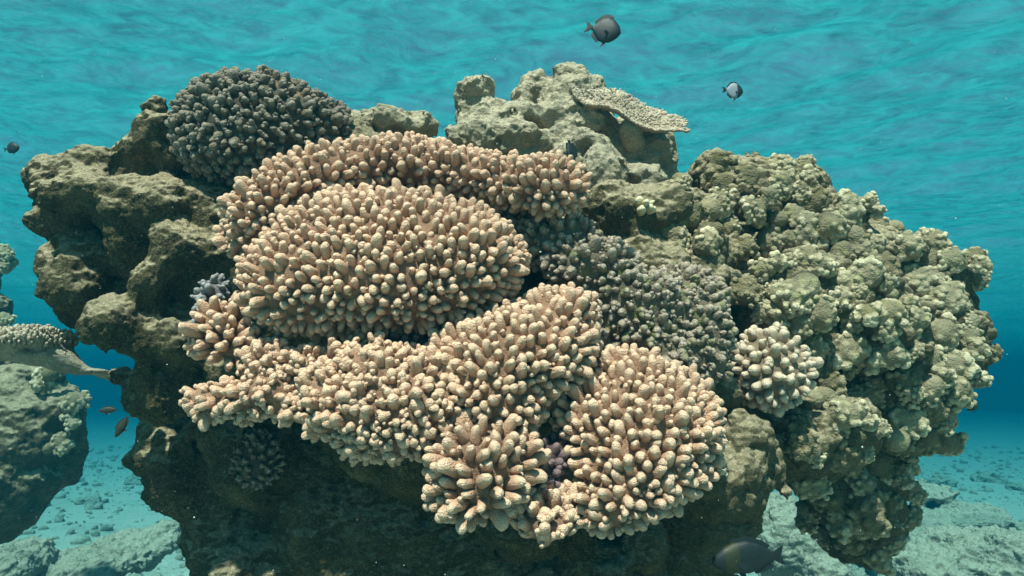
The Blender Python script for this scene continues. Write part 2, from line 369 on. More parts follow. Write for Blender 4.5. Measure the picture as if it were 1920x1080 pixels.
print('rock')
rock_o, rock_m = make_rock('reef_rock', left+mid+right, .06, .0115, M['rock'], rock_disp, 1, rock_warp, lo=(-1.7, 1.2, -1.0), hi=(1.9, 3.1, 1.2))
tag(rock_o, 'huge mushroom-shaped limestone reef rock with dark undercut base carrying all the corals', 'rock')
root_c = rock_o.location
foot = [E(700,1400,2.5,330,.42,420), E(1150,1350,2.3,280,.35,340), E(900,1800,2.5,460,.55,420), E(900,2300,2.5,560,.65,420)]
foot_o, _ = make_rock('rock_foot', foot, .15, .035, M['rock'], lambda p: fbm(p*12, 3)*.02, 1, lambda p: fbm(p*3, 3)*.06, parent=rock_o)
foot_o.location = -root_c
pin = [ E(735,243,2.22,88,.12,30),
 E(885,205,2.30,34,.10,42,.03), E(905,172,2.32,24,.08,16,.02), E(915,250,2.28,60,.12,40), E(985,185,2.38,24,.08,44,.03), E(1005,160,2.4,18,.06,24), E(1065,160,2.36,40,.10,40,.03), E(1070,205,2.36,60,.14,60),
 E(1110,190,2.42,40,.12,50), E(985,235,2.34,100,.15,45), E(950,265,2.22,105,.12,34), E(900,262,2.2,60,.10,34), E(1030,280,2.25,70,.12,45),
 E(1085,320,2.2,100,.14,60), E(1110,272,2.08,34,.06,22,.02), E(1115,310,2.06,24,.05,40,.02), E(1140,350,2.05,45,.08,45), E(1125,240,2.36,50,.1,30), E(1158,300,2.38,38,.10,85,.02), E(1200,270,2.36,34,.09,50,.02),
 E(1228,305,2.36,32,.10,62,.02), E(1240,360,2.34,34,.10,40,.02), E(1200,370,2.25,70,.15,60), E(1050,340,2.2,90,.15,50)]
def pin_warp(p): return fbm(p*5, 3)*.035+(worley(p*8+3)-.5)*.045+(worley(p*17+6)-.5)*.022+np.abs(fbm(p*13, 3))*.022-.008
def pin_disp(p): return fbm(p*30, 4, .55)*.007-np.abs(fbm(p*22+4, 3))*.010+(.5-worley(p*24))*.007
pin_o, pin_m = make_rock('rock_pinnacle', pin, .035, .010, M['pinnacle'], pin_disp, 1, pin_warp, parent=rock_o)
pin_o.location = -root_c
tag(pin_o, 'pale sandy pinnacle rising from the top of the rock')
bv = bvh_of(*rock_m)
def hit(px, py):
    d = Vector(P(px, py, 1.)).normalized(); l, n, i, t = bv.ray_cast(Vector((0, 0, 0)), d)
    return (np.array(l), np.array(n)) if l else (None, None)
# ---------------------------------------------------------------- branch shapes (unit radius about 1, growing along +z from z=0)
def lathe(R, H, bend, knobs, rng, seg=12, ring=11, bulge=.0, tipr=.8):
    """a blunt tapered branch with smaller buds; returns verts, quads, h"""
    Vs, Fs, Hs = [], [], []; off = 0
    def stalk(o, d, r0, r1, L, h0, h1):
        nonlocal off
        d = d/np.linalg.norm(d); a = np.cross(d, (0.3, 1, .2)); a /= np.linalg.norm(a); b = np.cross(d, a)
        ph = rng.uniform(0, 6.28); zs = []
        nb = ring-4
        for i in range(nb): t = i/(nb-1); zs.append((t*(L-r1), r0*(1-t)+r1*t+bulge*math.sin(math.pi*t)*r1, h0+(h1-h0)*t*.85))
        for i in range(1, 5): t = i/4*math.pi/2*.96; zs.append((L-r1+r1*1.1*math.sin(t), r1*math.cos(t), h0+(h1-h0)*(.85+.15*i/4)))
        for z, r, h in zs:
            for s in range(seg):
                th = 2*math.pi*s/seg+ph
                w = 1+.07*math.sin(2*th+z*1.3+ph)+.05*math.sin(3*th-z*2.1)
                Vs.append(o+d*z+(a*math.cos(th)+b*math.sin(th))*r*w+np.array(bend)*z*z*.5); Hs.append(h)
        for i in range(len(zs)-1):
            for s in range(seg):
                q = off+i*seg; Fs.append((q+s, q+(s+1) % seg, q+seg+(s+1) % seg, q+seg+s))
        q = off+(len(zs)-1)*seg; 
        for s in range(0, seg-2, 2): Fs.append((q+0, q+s+1, q+s+2, q+(s+3) % seg) if s+3 <= seg else (q, q+s+1, q+s+2, q+s+2))
        off += len(zs)*seg
    stalk(np.zeros(3), np.array((0, 0, 1.)), R*.95, R*tipr, H, 0, 1)
    for _ in range(knobs):
        th = rng.uniform(0, 6.28); z = H*rng.uniform(.25, .7); rr = R*rng.uniform(.42, .66)
        d = np.array((math.cos(th), math.sin(th), rng.uniform(.9, 2.2)))
        stalk(np.array((math.cos(th)*R*.5, math.sin(th)*R*.5, z)), d, rr*.95, rr*.8, R*rng.uniform(1.1, 1.6), z/H*.8, .95)
    V = np.array(Vs); Hh = np.array(Hs); Fq = np.array([f for f in Fs if len(set(f)) == 4])
    V = V + normals(V, Fq)*(fbm(V*1.7+rng.uniform(0, 50), 2)*.10*R)[:, None]
    return V, Fq, Hh
def proto(kind, n, seed):
    rng = np.random.RandomState(seed); out = []
    for i in range(n):
        if kind == 'finger': out.append(lathe(1, rng.uniform(3.3, 4.1), (rng.normal(0, .05), rng.normal(0, .05), 0), rng.choice([0, 0, 0, 1, 1, 2, 3]), rng, bulge=.16, tipr=rng.uniform(.72, .84)))
        elif kind == 'stub': out.append(lathe(1, rng.uniform(2.4, 3.6), (rng.normal(0, .05), rng.normal(0, .05), 0), rng.choice([1, 2, 3, 4]), rng, bulge=.1))
        elif kind == 'knob': out.append(lathe(1, rng.uniform(2.2, 3.0), (0, 0, 0), rng.choice([1, 2, 2, 3]), rng, 10, 10, .25))
        elif kind == 'ball': out.append(lathe(1, rng.uniform(2.4, 3.0), (0, 0, 0), rng.choice([0, 0, 1]), rng, 10, 10, .12))
    return out
PR = {'finger': proto('finger', 14, 1), 'stub': proto('stub', 12, 2), 'knob': proto('knob', 12, 3), 'ball': proto('ball', 8, 4)}
PM = {}
def pmesh(kind, i, mat):
    if (kind, i, mat) not in PM:
        V, Fq, H = PR[kind][i]; o = mesh_obj('branch', V, Fq, M[mat], attrs={'h': H}); PM[kind, i, mat] = o.data; bpy.data.objects.remove(o)
    return PM[kind, i, mat]
def hY(px, py, off=0.): return float(hit(px, py)[0][1])+off
def frame(d, spin):
    d = d/np.linalg.norm(d); a = np.cross(d, (.21, .97, .13)); a /= np.linalg.norm(a); b = np.cross(d, a)
    c, s = math.cos(spin), math.sin(spin); return np.stack([a*c+b*s, -a*s+b*c, d], 1)
def colony(name, label, blobs, mat, kind, r, spacing, seed, k=.05, up=.35, keep=None, base_mat=None, part='branch', cat='coral', group=None, sink=.35, size_var=.18, warp_a=.010, back=-.35, cap=100, out=None, mask=None):
    """living coral: a lumpy base and a branch on every point of an even scatter over it"""
    rng = np.random.RandomState(seed)
    V, Fq = grid_mesh(blobs, k, .012, (lambda p: fbm(p*8+seed, 3)*warp_a) if warp_a else None); V = relax(V, Fq, 5); N = normals(V, Fq)
    cen = V.mean(0); root = empty(name, (cen[0], cen[1], V[:, 2].min())); tag(root, label, cat, group)
    o = np.array(root.location)
    Vb, Fb = V-N*.002, Fq
    hb = np.clip(fbm(Vb*30, 2)*.12+.08, 0, 1)  # low h: base takes the dark colour that paints shade into the gaps
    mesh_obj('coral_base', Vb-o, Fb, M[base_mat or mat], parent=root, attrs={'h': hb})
    # even scatter
    A = V[Fq].mean(1); ar = np.linalg.norm(np.cross(V[Fq[:, 2]]-V[Fq[:, 0]], V[Fq[:, 3]]-V[Fq[:, 1]]), axis=1)
    Nf = N[Fq].mean(1); view = -A/np.linalg.norm(A, axis=1)[:, None]; fr = (Nf*view).sum(1)
    ok = fr > back
    if mask is not None: ok &= mask(A)
    ids = np.nonzero(ok)[0]; cand = rng.choice(ids, min(len(ids)*3, 9000), p=ar[ids]/ar[ids].sum())
    pts = A[cand]+rng.normal(0, .003, (len(cand), 3)); sel = []; selp = np.zeros((0, 3))
    sp = spacing*rng.uniform(.85, 1.15, len(cand))
    for i, p in enumerate(pts):
        if len(selp) == 0 or ((selp-p)**2).sum(1).min() > sp[i]**2: sel.append(i); selp = np.vstack([selp, p])
    sel = np.array(sel); Pp = pts[sel]; Nn = Nf[cand[sel]]; Ff = fr[cand[sel]]
    # smooth the directions so that neighbours lean together, then lift them towards the light
    D = np.zeros_like(Nn)
    for i in range(len(Pp)):
        w_ = np.exp(-((Pp-Pp[i])**2).sum(1)/(2*(spacing*1.8)**2)); D[i] = (Nn*w_[:, None]).sum(0)
    D /= np.linalg.norm(D, axis=1)[:, None]; D = D+np.array((0, 0, up))+rng.normal(0, .09, D.shape); D /= np.linalg.norm(D, axis=1)[:, None]
    score = Ff-.35*(np.linalg.norm(Pp, axis=1)-1.5); order = np.argsort(-score)
    js, jf, jh, off = [], [], [], 0
    for rank, i in enumerate(order):
        s = r*(1+rng.normal(0, size_var)); s = max(s, r*.6); pi = rng.randint(len(PR[kind])); R = frame(D[i], rng.uniform(0, 6.28))
        ls = s*rng.uniform(.85, 1.15); pos = Pp[i]-D[i]*s*sink*3-o
        if rank < cap:
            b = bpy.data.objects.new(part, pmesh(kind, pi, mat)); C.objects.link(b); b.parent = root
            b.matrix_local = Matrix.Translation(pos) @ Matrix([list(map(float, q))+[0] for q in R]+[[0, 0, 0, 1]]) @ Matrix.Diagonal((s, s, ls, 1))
        else:
            Vp, Fp, Hp = PR[kind][pi]; js.append((Vp*np.array((s, s, ls)))@R.T+pos); jf.append(Fp+off); jh.append(Hp); off += len(Vp)
    if js:
        q = mesh_obj(part+'es' if part.endswith('ch') else part+'s', np.concatenate(js), np.concatenate(jf), M[mat], parent=root, attrs={'h': np.concatenate(jh)}); q['kind'] = 'stuff'
    print(name, len(sel))
    return root
# ---------------------------------------------------------------- finger corals in front
FG = dict(sink=.64, size_var=.14, mat='finger', kind='finger', r=.0122, spacing=.0214)
colony('finger_coral', 'long curved ridge of peach finger coral arching below the dark coral dome and the pinnacle',
       [E(470,440,1.74,40,.07,45), E(500,400,1.74,60,.09,45), E(555,360,1.76,75,.10,45), E(630,330,1.80,85,.11,44), E(730,310,1.84,100,.11,40), E(830,320,1.84,90,.10,36), E(915,335,1.80,75,.09,34),
        E(975,348,1.74,60,.08,36), E(1045,352,1.70,54,.07,46)], seed=1, k=.06, **FG)
colony('finger_coral', 'largest peach finger coral, a broad dome in the middle of the rock',
       [E(720,510,1.66,250,.15,112), E(720,430,1.70,190,.14,62), E(880,480,1.66,90,.12,70), E(560,540,1.66,90,.10,70)], seed=2, k=.07, **FG)
colony('finger_coral', 'peach finger coral lobe below the right edge of the large central dome',
       [E(985,665,1.60,120,.12,80), E(1045,600,1.64,75,.10,50), E(900,700,1.58,80,.10,70), E(940,760,1.56,70,.09,55), E(860,665,1.61,45,.07,36)], seed=3, k=.06, **FG)
colony('finger_coral', 'rounded peach-brown finger coral dome at the lower right edge of the colony group',
       [E(1215,820,1.60,110,.13,110), E(1170,715,1.66,70,.10,50), E(1180,900,1.56,80,.09,60), E(1275,790,1.64,55,.09,80), E(1120,960,1.54,50,.06,30), E(1100,790,1.60,50,.07,60)], seed=4, k=.06, **FG)
colony('finger_coral', 'small peach finger coral bulge hanging lowest between the dark overhang and purple crust',
       [E(900,870,1.50,75,.09,70), E(890,930,1.50,50,.07,25), E(960,850,1.53,35,.06,40)], seed=5, k=.05, mat='finger', kind='finger', r=.0130, spacing=.0232)
SG = dict(sink=.5, mat='finger', kind='stub', r=.0130, spacing=.0238)
colony('finger_coral', 'stubby cream-tipped finger coral lobe jutting over the black overhang below the central dome',
       [E(720,700,1.56,90,.09,45), E(610,725,1.57,50,.07,36), E(625,785,1.57,42,.05,30), E(690,830,1.56,40,.05,24), E(820,690,1.58,50,.07,40), E(790,760,1.54,75,.09,60), E(700,780,1.52,60,.07,32), E(640,760,1.54,45,.06,25), E(760,830,1.52,40,.06,26)], seed=6, **SG)
colony('finger_coral', 'small peach finger coral tuft at the left below the large central dome',
       [E(418,622,1.68,42,.06,40), E(455,655,1.67,36,.05,34)], seed=7, k=.03, mat='finger', kind='finger', r=.0126, spacing=.0225, up=.1)
colony('finger_coral', 'ragged peach finger coral shelf with pale round tips, farthest left of its group',
       [E(390,748,1.62,44,.05,26), E(455,755,1.60,50,.06,24), E(510,735,1.58,40,.06,32), E(500,675,1.62,34,.06,34), E(550,770,1.58,34,.05,24)], seed=8, k=.03, up=.1, **SG)
colony('finger_coral', 'lowest small cream-coloured finger coral cluster under the purple crust',
       [E(1025,985,1.50,46,.05,20), E(1040,940,1.54,28,.04,18), E(985,960,1.52,28,.04,22)], seed=9, k=.03, mat='finger', kind='stub', r=.0145, spacing=.028)
colony('finger_coral', 'upright thick cream finger coral tufts standing between the left shelf and the overhanging lobe',
       [E(655,660,1.60,30,.05,22), E(590,690,1.62,30,.05,30), E(545,690,1.62,25,.04,25)], seed=10, k=.03, **SG)
colony('ball_coral', 'pale cream ball of short rounded fingers alone on the right flank', [E(1442,694,1.88,68,.10,74)], seed=11, mat='pale', kind='ball', r=.0138, spacing=.0262, up=.1, sink=.45, cat='coral')
colony('ball_coral', 'tiny pale knobby coral tuft clinging beside the right edge of the lower right dome', [E(1338,862,1.70,16,.04,36)], seed=12, mat='pale', kind='stub', r=.010, spacing=.024, k=.02, up=.1)
colony('dome_coral', 'dark grey-brown knobby coral dome on the upper left of the rock',
       [E(485,245,2.02,155,.19,100), E(470,290,2.0,125,.15,50), E(600,250,2.04,50,.1,45)], seed=13, mat='dark', kind='knob', r=.0128, spacing=.0255, k=.05, up=.1, part='knob')
colony('dead_coral', 'patch of grey encrusted dead coral stubs with pink and green crusts beside the finger corals',
       [E(1040,455,1.80,75,.10,38), E(1120,510,1.77,85,.10,55), E(1190,590,1.76,100,.10,72), E(1270,560,1.84,75,.10,65), E(1240,660,1.76,85,.09,55), E(1310,680,1.78,34,.06,40), E(970,430,1.84,40,.07,25), E(1300,620,1.80,60,.08,60)],
       seed=14, mat='rubble', kind='knob', r=.0108, spacing=.0225, k=.05, up=.15, part='knob', size_var=.3, warp_a=.025, sink=.45)
colony('small_coral', 'little blue-grey knobbed coral among the grey dead stubs', [E(1159,505,hY(1159,505,-.035),11,.02,15)], seed=15, mat='blue', kind='ball', r=.011, spacing=.018, k=.02, part='knob')
colony('small_coral', 'small cream-yellow round coral cluster on the saddle below the pinnacle', [E(1206,388,hY(1206,388),17,.03,13)], seed=16, mat='yellow', kind='ball', r=.011, spacing=.021, k=.02, part='knob')
colony('branching_coral', 'grey-violet branching coral peeping out behind the left finger coral tuft', [E(405,555,1.76,35,.05,30), E(385,590,1.76,22,.04,22)], seed=17, mat='grey', kind='knob', r=.0095, spacing=.021, k=.03, part='knob')
colony('branching_coral', 'dim grey coral tuft in the black shade under the overhang', [E(485,860,hY(485,860),40,.05,50)], seed=18, mat='dark', kind='knob', r=.009, spacing=.021, k=.03, part='knob')
colony('encrusting_coral', 'purple-grey knobbly crust wedged between two lower finger coral domes', [E(1015,890,1.55,34,.05,42), E(1035,850,1.58,30,.04,25)], seed=19, mat='purple', kind='ball', r=.011, spacing=.022, k=.03, part='knob')
colony('encrusting_coral', 'dull red-brown crust in the gap below the large central dome', [E(770,645,1.66,70,.05,16)], seed=20, mat='purple', kind='knob', r=.009, spacing=.022, k=.03, part='knob')
# ---------------------------------------------------------------- lobed corals of the right flank
def lobed(seed, big):
    rng = np.random.RandomState(seed); bl = []
    for i in range(rng.randint(4, 7)):
        a = rng.uniform(0, 6.28); q = rng.uniform(0, .6); bl.append((np.array((q*math.cos(a), q*math.sin(a), rng.uniform(-.1, .25))), np.array([rng.uniform(.3, .5)]*3), .15))
    n = 80 if big else 110; nb = len(bl)
    for i in range(n):
        d = rng.normal(size=3); d /= np.linalg.norm(d); d[2] = abs(d[2])-.25; c0 = bl[rng.randint(4)]
        rr = rng.uniform(.11, .18) if big else rng.uniform(.09, .14)
        bl.append((c0[0]+d*c0[1]*rng.uniform(1.0, 1.35), np.array([rr, rr, rr*rng.uniform(.9, 1.3)]), .025))
    V, Fq = grid_mesh(bl, .08, .038); V = relax(V, Fq, 1); V, Fq = subdivide(V, Fq)
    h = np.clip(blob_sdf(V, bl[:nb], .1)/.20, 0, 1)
    N = normals(V, Fq); V = V+N*(fbm(V*6+seed, 3)*.018)[:, None]
    return V, Fq, h
LB = [lobed(s, s % 2 == 0) for s in range(8)]
LM = {}
def lob_mesh(i, mat):
    if (i, mat) not in LM: V, Fq, h = LB[i]; o = mesh_obj('lobed_coral', V, Fq, M[mat], attrs={'h': h}); LM[i, mat] = o.data; bpy.data.objects.remove(o)
    return LM[i, mat]
rng = np.random.RandomState(77)
LOBES = [  # px, py, radius px, material, label
 (1400,330,30,'knob_dark','dusky lobed coral on the very top of the right flank'),
 (1465,345,32,'knob','lobed coral on the skyline just right of the flank top'),
 (1350,345,28,'knob_dark','dull brown lobed coral at the left end of the flank skyline'),
 (1530,380,32,'knob_dark','brown lobed coral on the skyline above the two pale green clumps'),
 (1590,400,34,'knob_pale','pale green lobed clump standing highest below the skyline'),
 (1655,420,30,'knob','rounded lobed coral halfway down the right skyline'),
 (1752,447,26,'knob_pale','small pale lobed coral poking out of the upper right skyline'),
 (1785,485,28,'knob_pale','lobed coral at the skyline step below the small poking one'),
 (1700,465,34,'knob','olive lobed coral inside the skyline behind the small poking one'),
 (1545,455,36,'knob_pale','tall pale green lobed clump left of the largest pale clump'),
 (1597,515,40,'knob_pale','largest pale blue-green lobed clump in the middle of the flank'),
 (1480,400,34,'knob','lumpy olive coral under the flank top'),
 (1415,400,34,'knob','mottled lobed coral in the upper left of the flank'),
 (1440,455,32,'knob','warm olive lobed coral above the round turf knob'),
 (1500,540,40,'knob_pale','cream lobed coral between the turf knob and the large pale clump'),
 (1460,590,34,'knob','yellowish lobed coral right above the pale ball coral'),
 (1395,540,34,'knob_dark','round dark turf-covered knob above the pale ball coral'),
 (1540,590,34,'knob','lobed coral below the largest pale clump'),
 (1660,500,36,'knob_dark','shaded olive coral right of the largest pale clump'),
 (1720,530,40,'knob_pale','wide pale lobed coral under the right skyline'),
 (1650,580,38,'knob','knobby coral in the centre right of the flank'),
 (1700,600,36,'knob_pale','pale knobby coral left of the protruding right clump'),
 (1780,565,42,'knob_pale','pale lobed clump protruding from the right edge at mid height'),
 (1760,630,36,'knob','olive lobed coral between the two right edge clumps'),
 (1785,665,42,'knob_pale','big pale lobed clump bulging farthest right'),
 (1790,730,36,'knob','lobed coral at the right edge below the farthest bulging clump'),
 (1600,650,44,'knob','broad rounded coral boulder in the centre of the flank'),
 (1655,655,36,'knob_pale','pale crusty lobed coral right of the broad boulder'),
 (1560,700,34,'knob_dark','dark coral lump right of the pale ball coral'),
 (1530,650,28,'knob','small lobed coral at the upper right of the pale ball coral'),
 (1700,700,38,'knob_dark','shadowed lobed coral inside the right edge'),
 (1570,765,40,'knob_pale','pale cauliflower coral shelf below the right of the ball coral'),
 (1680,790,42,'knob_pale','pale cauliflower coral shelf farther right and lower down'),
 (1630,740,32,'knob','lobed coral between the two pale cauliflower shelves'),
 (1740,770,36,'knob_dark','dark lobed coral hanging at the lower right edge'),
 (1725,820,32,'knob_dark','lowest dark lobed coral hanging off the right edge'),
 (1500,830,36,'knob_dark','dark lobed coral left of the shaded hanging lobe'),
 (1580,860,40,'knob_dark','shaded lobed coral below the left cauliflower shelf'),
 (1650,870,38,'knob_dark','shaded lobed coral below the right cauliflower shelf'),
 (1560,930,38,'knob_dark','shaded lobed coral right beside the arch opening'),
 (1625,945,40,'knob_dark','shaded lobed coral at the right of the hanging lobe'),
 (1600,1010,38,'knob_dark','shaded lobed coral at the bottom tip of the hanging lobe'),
 (1440,510,28,'knob','small lobed coral beside the round dark turf knob'),
 (1385,460,30,'knob_dark','brownish coral lump left of the warm olive one'),
 (1330,470,34,'knob','low olive coral mound on the saddle'),
 (1265,440,34,'knob','low mossy coral mound right of the cream-yellow cluster'),
 (1300,400,30,'knob_dark','dim coral mound in the notch below the table coral tower'),
 (1635,455,30,'knob_pale','pale lobed coral below the skyline right of the high clump'),
 (1822,600,18,'knob_pale','small pale coral tip sticking out of the right edge'),
 (1748,880,0,'knob_dark','')]
for px, py, rp, mt, lb in LOBES:
    if not rp: continue
    l, n = hit(px, py)
    if l is None:
        for dx in range(0, 90, 6):
            l, n = hit(px-dx, py+dx*.3)
            if l is not None: break
        Y = l[1]+.05; l = P(px-rp*.3, py, Y)
        n = np.array((.5, -.6, .3))
    s = rp*l[1]/F*1.35
    d = n*.8+np.array((0, -.25, .25)); R = frame(d, rng.uniform(0, 6.28))
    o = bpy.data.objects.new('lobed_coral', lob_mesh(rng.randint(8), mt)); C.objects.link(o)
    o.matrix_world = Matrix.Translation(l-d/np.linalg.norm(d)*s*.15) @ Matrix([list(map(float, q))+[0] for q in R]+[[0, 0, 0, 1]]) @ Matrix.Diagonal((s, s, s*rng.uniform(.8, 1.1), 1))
    tag(o, lb, 'coral')
# smaller lobes crowd every gap between them
taken = [(a[0], a[1]) for a in LOBES]; nf = 0
for _ in range(2600):
    px, py = rng.uniform(1270, 1850), rng.uniform(300, 1040)
    if min((px-a)**2+(py-b)**2 for a, b in taken) < 35**2 or (px-1442)**2+(py-694)**2 < 92**2: continue
    if px < 1420 and (py > 430+(px-1270)*.2): continue
    if px < 1500 and py > 760: continue
    l, n = hit(px, py)
    if l is None or l[0] < .3: continue
    taken.append((px, py)); nf += 1
    s = rng.uniform(20, 38)*l[1]/F*1.25; d = n*.8+np.array((0, -.25, .25)); R = frame(d, rng.uniform(0, 6.28))
    mt = 'knob_dark' if rng.uniform() < .2 else ('knob' if rng.uniform() < .65 else 'knob_pale')
    o = bpy.data.objects.new('lobed_coral', lob_mesh(rng.randint(8), mt)); C.objects.link(o)
    o.matrix_world = Matrix.Translation(l-d/np.linalg.norm(d)*s*.2) @ Matrix([list(map(float, q))+[0] for q in R]+[[0, 0, 0, 1]]) @ Matrix.Diagonal((s, s, s, 1))
    tag(o, 'small olive-beige lobed coral filling a gap between the larger corals of the right flank', 'coral', 'small lobed corals packed over the right flank')
print('fillers', nf)
# ---------------------------------------------------------------- table corals
def table(name, label, c, ax, rx, ry, tilt, thick, stalk_to, seed, mat='table', rr=.0045, roll=0.):
    """a tilted plate with an uneven rim, a carpet of short spikes on top and a stalk below"""
    rng = np.random.RandomState(seed); root = empty(name, c); tag(root, label, 'coral')
    nr, na = 26, 110; Vt = []; Hh = []
    rim = [1+.10*math.sin(2*t+seed)+.08*math.sin(3*t+1.3*seed)+.05*math.sin(7*t)+.03*math.sin(13*t+2) for t in np.linspace(0, 2*math.pi, na, endpoint=False)]
    Rm = Matrix.Rotation(roll, 3, 'Y') @ Matrix.Rotation(tilt, 3, 'X') @ Matrix.Rotation(ax, 3, 'Z')
    for side in (0, 1):
        for i in range(nr):
            q = i/(nr-1)
            for j in range(na):
                t = 2*math.pi*j/na; x, y = rx*q*rim[j]*math.cos(t), ry*q*rim[j]*math.sin(t)
                z = .10*rx*q*q + .012*math.sin(x*25+seed)+.01*math.sin(y*31)
                if side: z -= thick*(1.6-1.25*q**1.5)
                Vt.append((x, y, z)); Hh.append(.45+.5*q if not side else .15)
    Vt = np.array(Vt); Fq = []
    for side in (0, 1):
        for i in range(nr-1):
            for j in range(na):
                a = side*nr*na+i*na+j; b = side*nr*na+i*na+(j+1) % na
                Fq.append((a, a+na, b+na, b) if not side else (a, b, b+na, a+na))
    for j in range(na):
        a = (nr-1)*na+j; b = (nr-1)*na+(j+1) % na; Fq.append((a, a+nr*na, b+nr*na, b))
    Fq = np.array(Fq); Vt += fbm(Vt*40+seed, 3)[:, None]*np.array((0, 0, .006))
    Rn = np.array(Rm); mesh_obj('coral_plate', Vt@Rn.T, Fq, M[mat], parent=root, attrs={'h': Hh})
    js, jf, jh, off = [], [], [], 0
    for _ in range(1500 if rx > .2 else 1100):
        q = math.sqrt(rng.uniform(0, 1)); t = rng.uniform(0, 2*math.pi); k = rim[int(t/(2*math.pi)*na) % na]
        x, y = rx*q*k*math.cos(t), ry*q*k*math.sin(t); z = .10*rx*q*q+.012*math.sin(x*25+seed)+.01*math.sin(y*31)
        Vp, Fp, Hp = PR['ball'][rng.randint(8)]; s = rr*rng.uniform(.7, 1.25)
        R = frame(np.array((x*1.2/rx*.5, y*1.2/ry*.5, 1.)), rng.uniform(0, 6.28))
        js.append(((Vp*s)@R.T+np.array((x, y, z-s)))@Rn.T); jf.append(Fp+off); jh.append(.35+.65*Hp); off += len(Vp)
    sp = mesh_obj('spikelets', np.concatenate(js), np.concatenate(jf), M[mat], parent=root, attrs={'h': np.concatenate(jh)}); sp['kind'] = 'stuff'
    a, b = np.array((0, 0, -.05)), np.array(stalk_to)-np.array(c); bl = []
    for t in np.linspace(0, 1, 9): rad = thick*(1.5-1.2*t+1.2*t*t)+.010; bl.append((a*(1-t)+b*t+np.array((0, 0, -.02*math.sin(t*3.1))), np.array([rad, rad, rad*.8]), .03))
    V, Fs = grid_mesh(bl, .03, .008); V = relax(V, Fs, 2); V = V+normals(V, Fs)*(fbm(V*30, 3)*.004)[:, None]
    mesh_obj('stalk', V, Fs, M['pinnacle'], parent=root)
    return root
table('table_coral', 'tilted pale grey table coral plate on top of the pinnacle', P(1180,212,2.22), 0, .20, .062, math.radians(50), .015, P(1190,270,2.30), 3, rr=.0036, roll=math.radians(19))
colony('table_coral', 'beige table coral reaching in from the left picture edge on a slanting stalk',
       [E(-10,650,1.98,90,.16,24), E(60,640,1.98,62,.13,26), E(105,632,1.98,22,.10,16), E(80,668,1.98,60,.09,18), E(130,682,1.99,40,.045,15), E(175,695,2.0,40,.032,13), E(225,712,2.02,40,.03,13), E(-90,655,2.0,80,.16,30)],
       seed=21, k=.02, base_mat='stone', mat='table', kind='ball', r=.0052, spacing=.0105, up=1.5, part='spikelet', sink=.45, back=-1., warp_a=.02, cap=60, mask=lambda A: (A[:, 2] > P(60, 645, 1.98)[2]+(A[:, 1]-1.98)*.05) & (A[:, 0] < P(135, 640, 1.98)[0]))
# ---------------------------------------------------------------- the neighbouring reef at the left edge
nb = [E(20,760,2.9,110,.3,60), E(60,830,2.85,70,.25,90), E(-20,900,2.8,110,.3,110), E(130,770,2.85,25,.10,40), E(60,700,2.9,50,.15,25), E(90,900,2.9,25,.1,40), E(-60,700,3.0,80,.3,100), E(-100,600,3.1,70,.3,140), E(-60,480,3.1,70,.2,40), E(-20,580,3.1,30,.15,30)]
KN = 1.8; nb = [(c*KN, r*KN, kk) for c, r, kk in nb]
nb_o, nb_m = make_rock('reef_rock', nb, .08, .026, M['rock'], lambda p: rock_disp(p/KN)*KN, 1, lambda p: fbm(p*2.6, 3)*.06+(worley(p*5)-.5)*.08)
tag(nb_o, 'blue-hazed neighbouring reef rock at the left edge beyond the open gap', 'rock')
NBL = [(100,700,26,'knob_dark','hazy brown coral on the upper right slope of the neighbouring reef'), (105,830,30,'knob','hazy coral lump low on the right side of the neighbouring reef'), (25,740,34,'knob','hazy broad coral lump in the upper middle of the neighbouring reef'), (60,890,30,'knob_dark','dim coral at the bottom of the neighbouring reef'), (140,755,30,'knob','hazy lobed coral on the right tip of the neighbouring reef'), (70,720,30,'knob','hazy lobed coral on top of the neighbouring reef'), (5,480,26,'knob_pale','hazy pale coral clump touching the left edge at mid height'),
       (15,500,22,'knob','hazy coral under the pale clump at the left edge'), (5,600,22,'knob_pale','hazy coral tip just above the left table coral'), (140,790,22,'knob_pale','small hazy pale coral under the neighbouring reef tip'), (40,800,34,'knob_dark','dim coral on the face of the neighbouring reef')]
for px, py, rp, mt, lb in NBL:
    Y = 2.75; l = P(px, py, (Y if py > 650 else 3.0)*KN); s = rp*l[1]/F
    o = bpy.data.objects.new('lobed_coral', lob_mesh(rng.randint(8), mt)); C.objects.link(o); R = frame(np.array((.3, -.7, .5)), rng.uniform(0, 6.28))
    o.matrix_world = Matrix.Translation(l) @ Matrix([list(map(float, q))+[0] for q in R]+[[0, 0, 0, 1]]) @ Matrix.Diagonal((s, s, s, 1)); tag(o, lb, 'coral')
# ---------------------------------------------------------------- sea floor
K = 2.0; FZ = -1.4*K
def floor_h(x, y):
    x, y = x/K, y/K; p = np.stack([x, y, np.zeros_like(x)], 1)
    h = fbm(p*.9, 4)*.10+fbm(p*3.3+5, 4, .6)*.06
    w = worley(p*2.4); h += np.clip(.45-w, 0, 1)*.24
    w = worley(p*9+3); h += np.clip(.45-w, 0, 1)*.10; w = worley(p*19+3); h += np.clip(.45-w, 0, 1)*.045
    return FZ+K*h*np.clip((9-y)/6, .12, 1)
xs = np.concatenate([-np.geomspace(31, 3.1, 40), np.linspace(-3, 3.2, 330), np.geomspace(3.3, 31, 40)]); ys = np.concatenate([np.linspace(-5.5, .5, 20), np.linspace(.6, 6.4, 300), np.geomspace(6.5, 62, 180)])
xs *= 1.7; ys *= 1.7; X, Y = np.meshgrid(xs, ys); Z = floor_h(X.ravel(), Y.ravel()); co = np.stack([X.ravel(), Y.ravel(), Z], 1); nx = len(xs)
i = np.arange((len(ys)-1)*nx).reshape(-1, nx)[:, :-1].ravel()
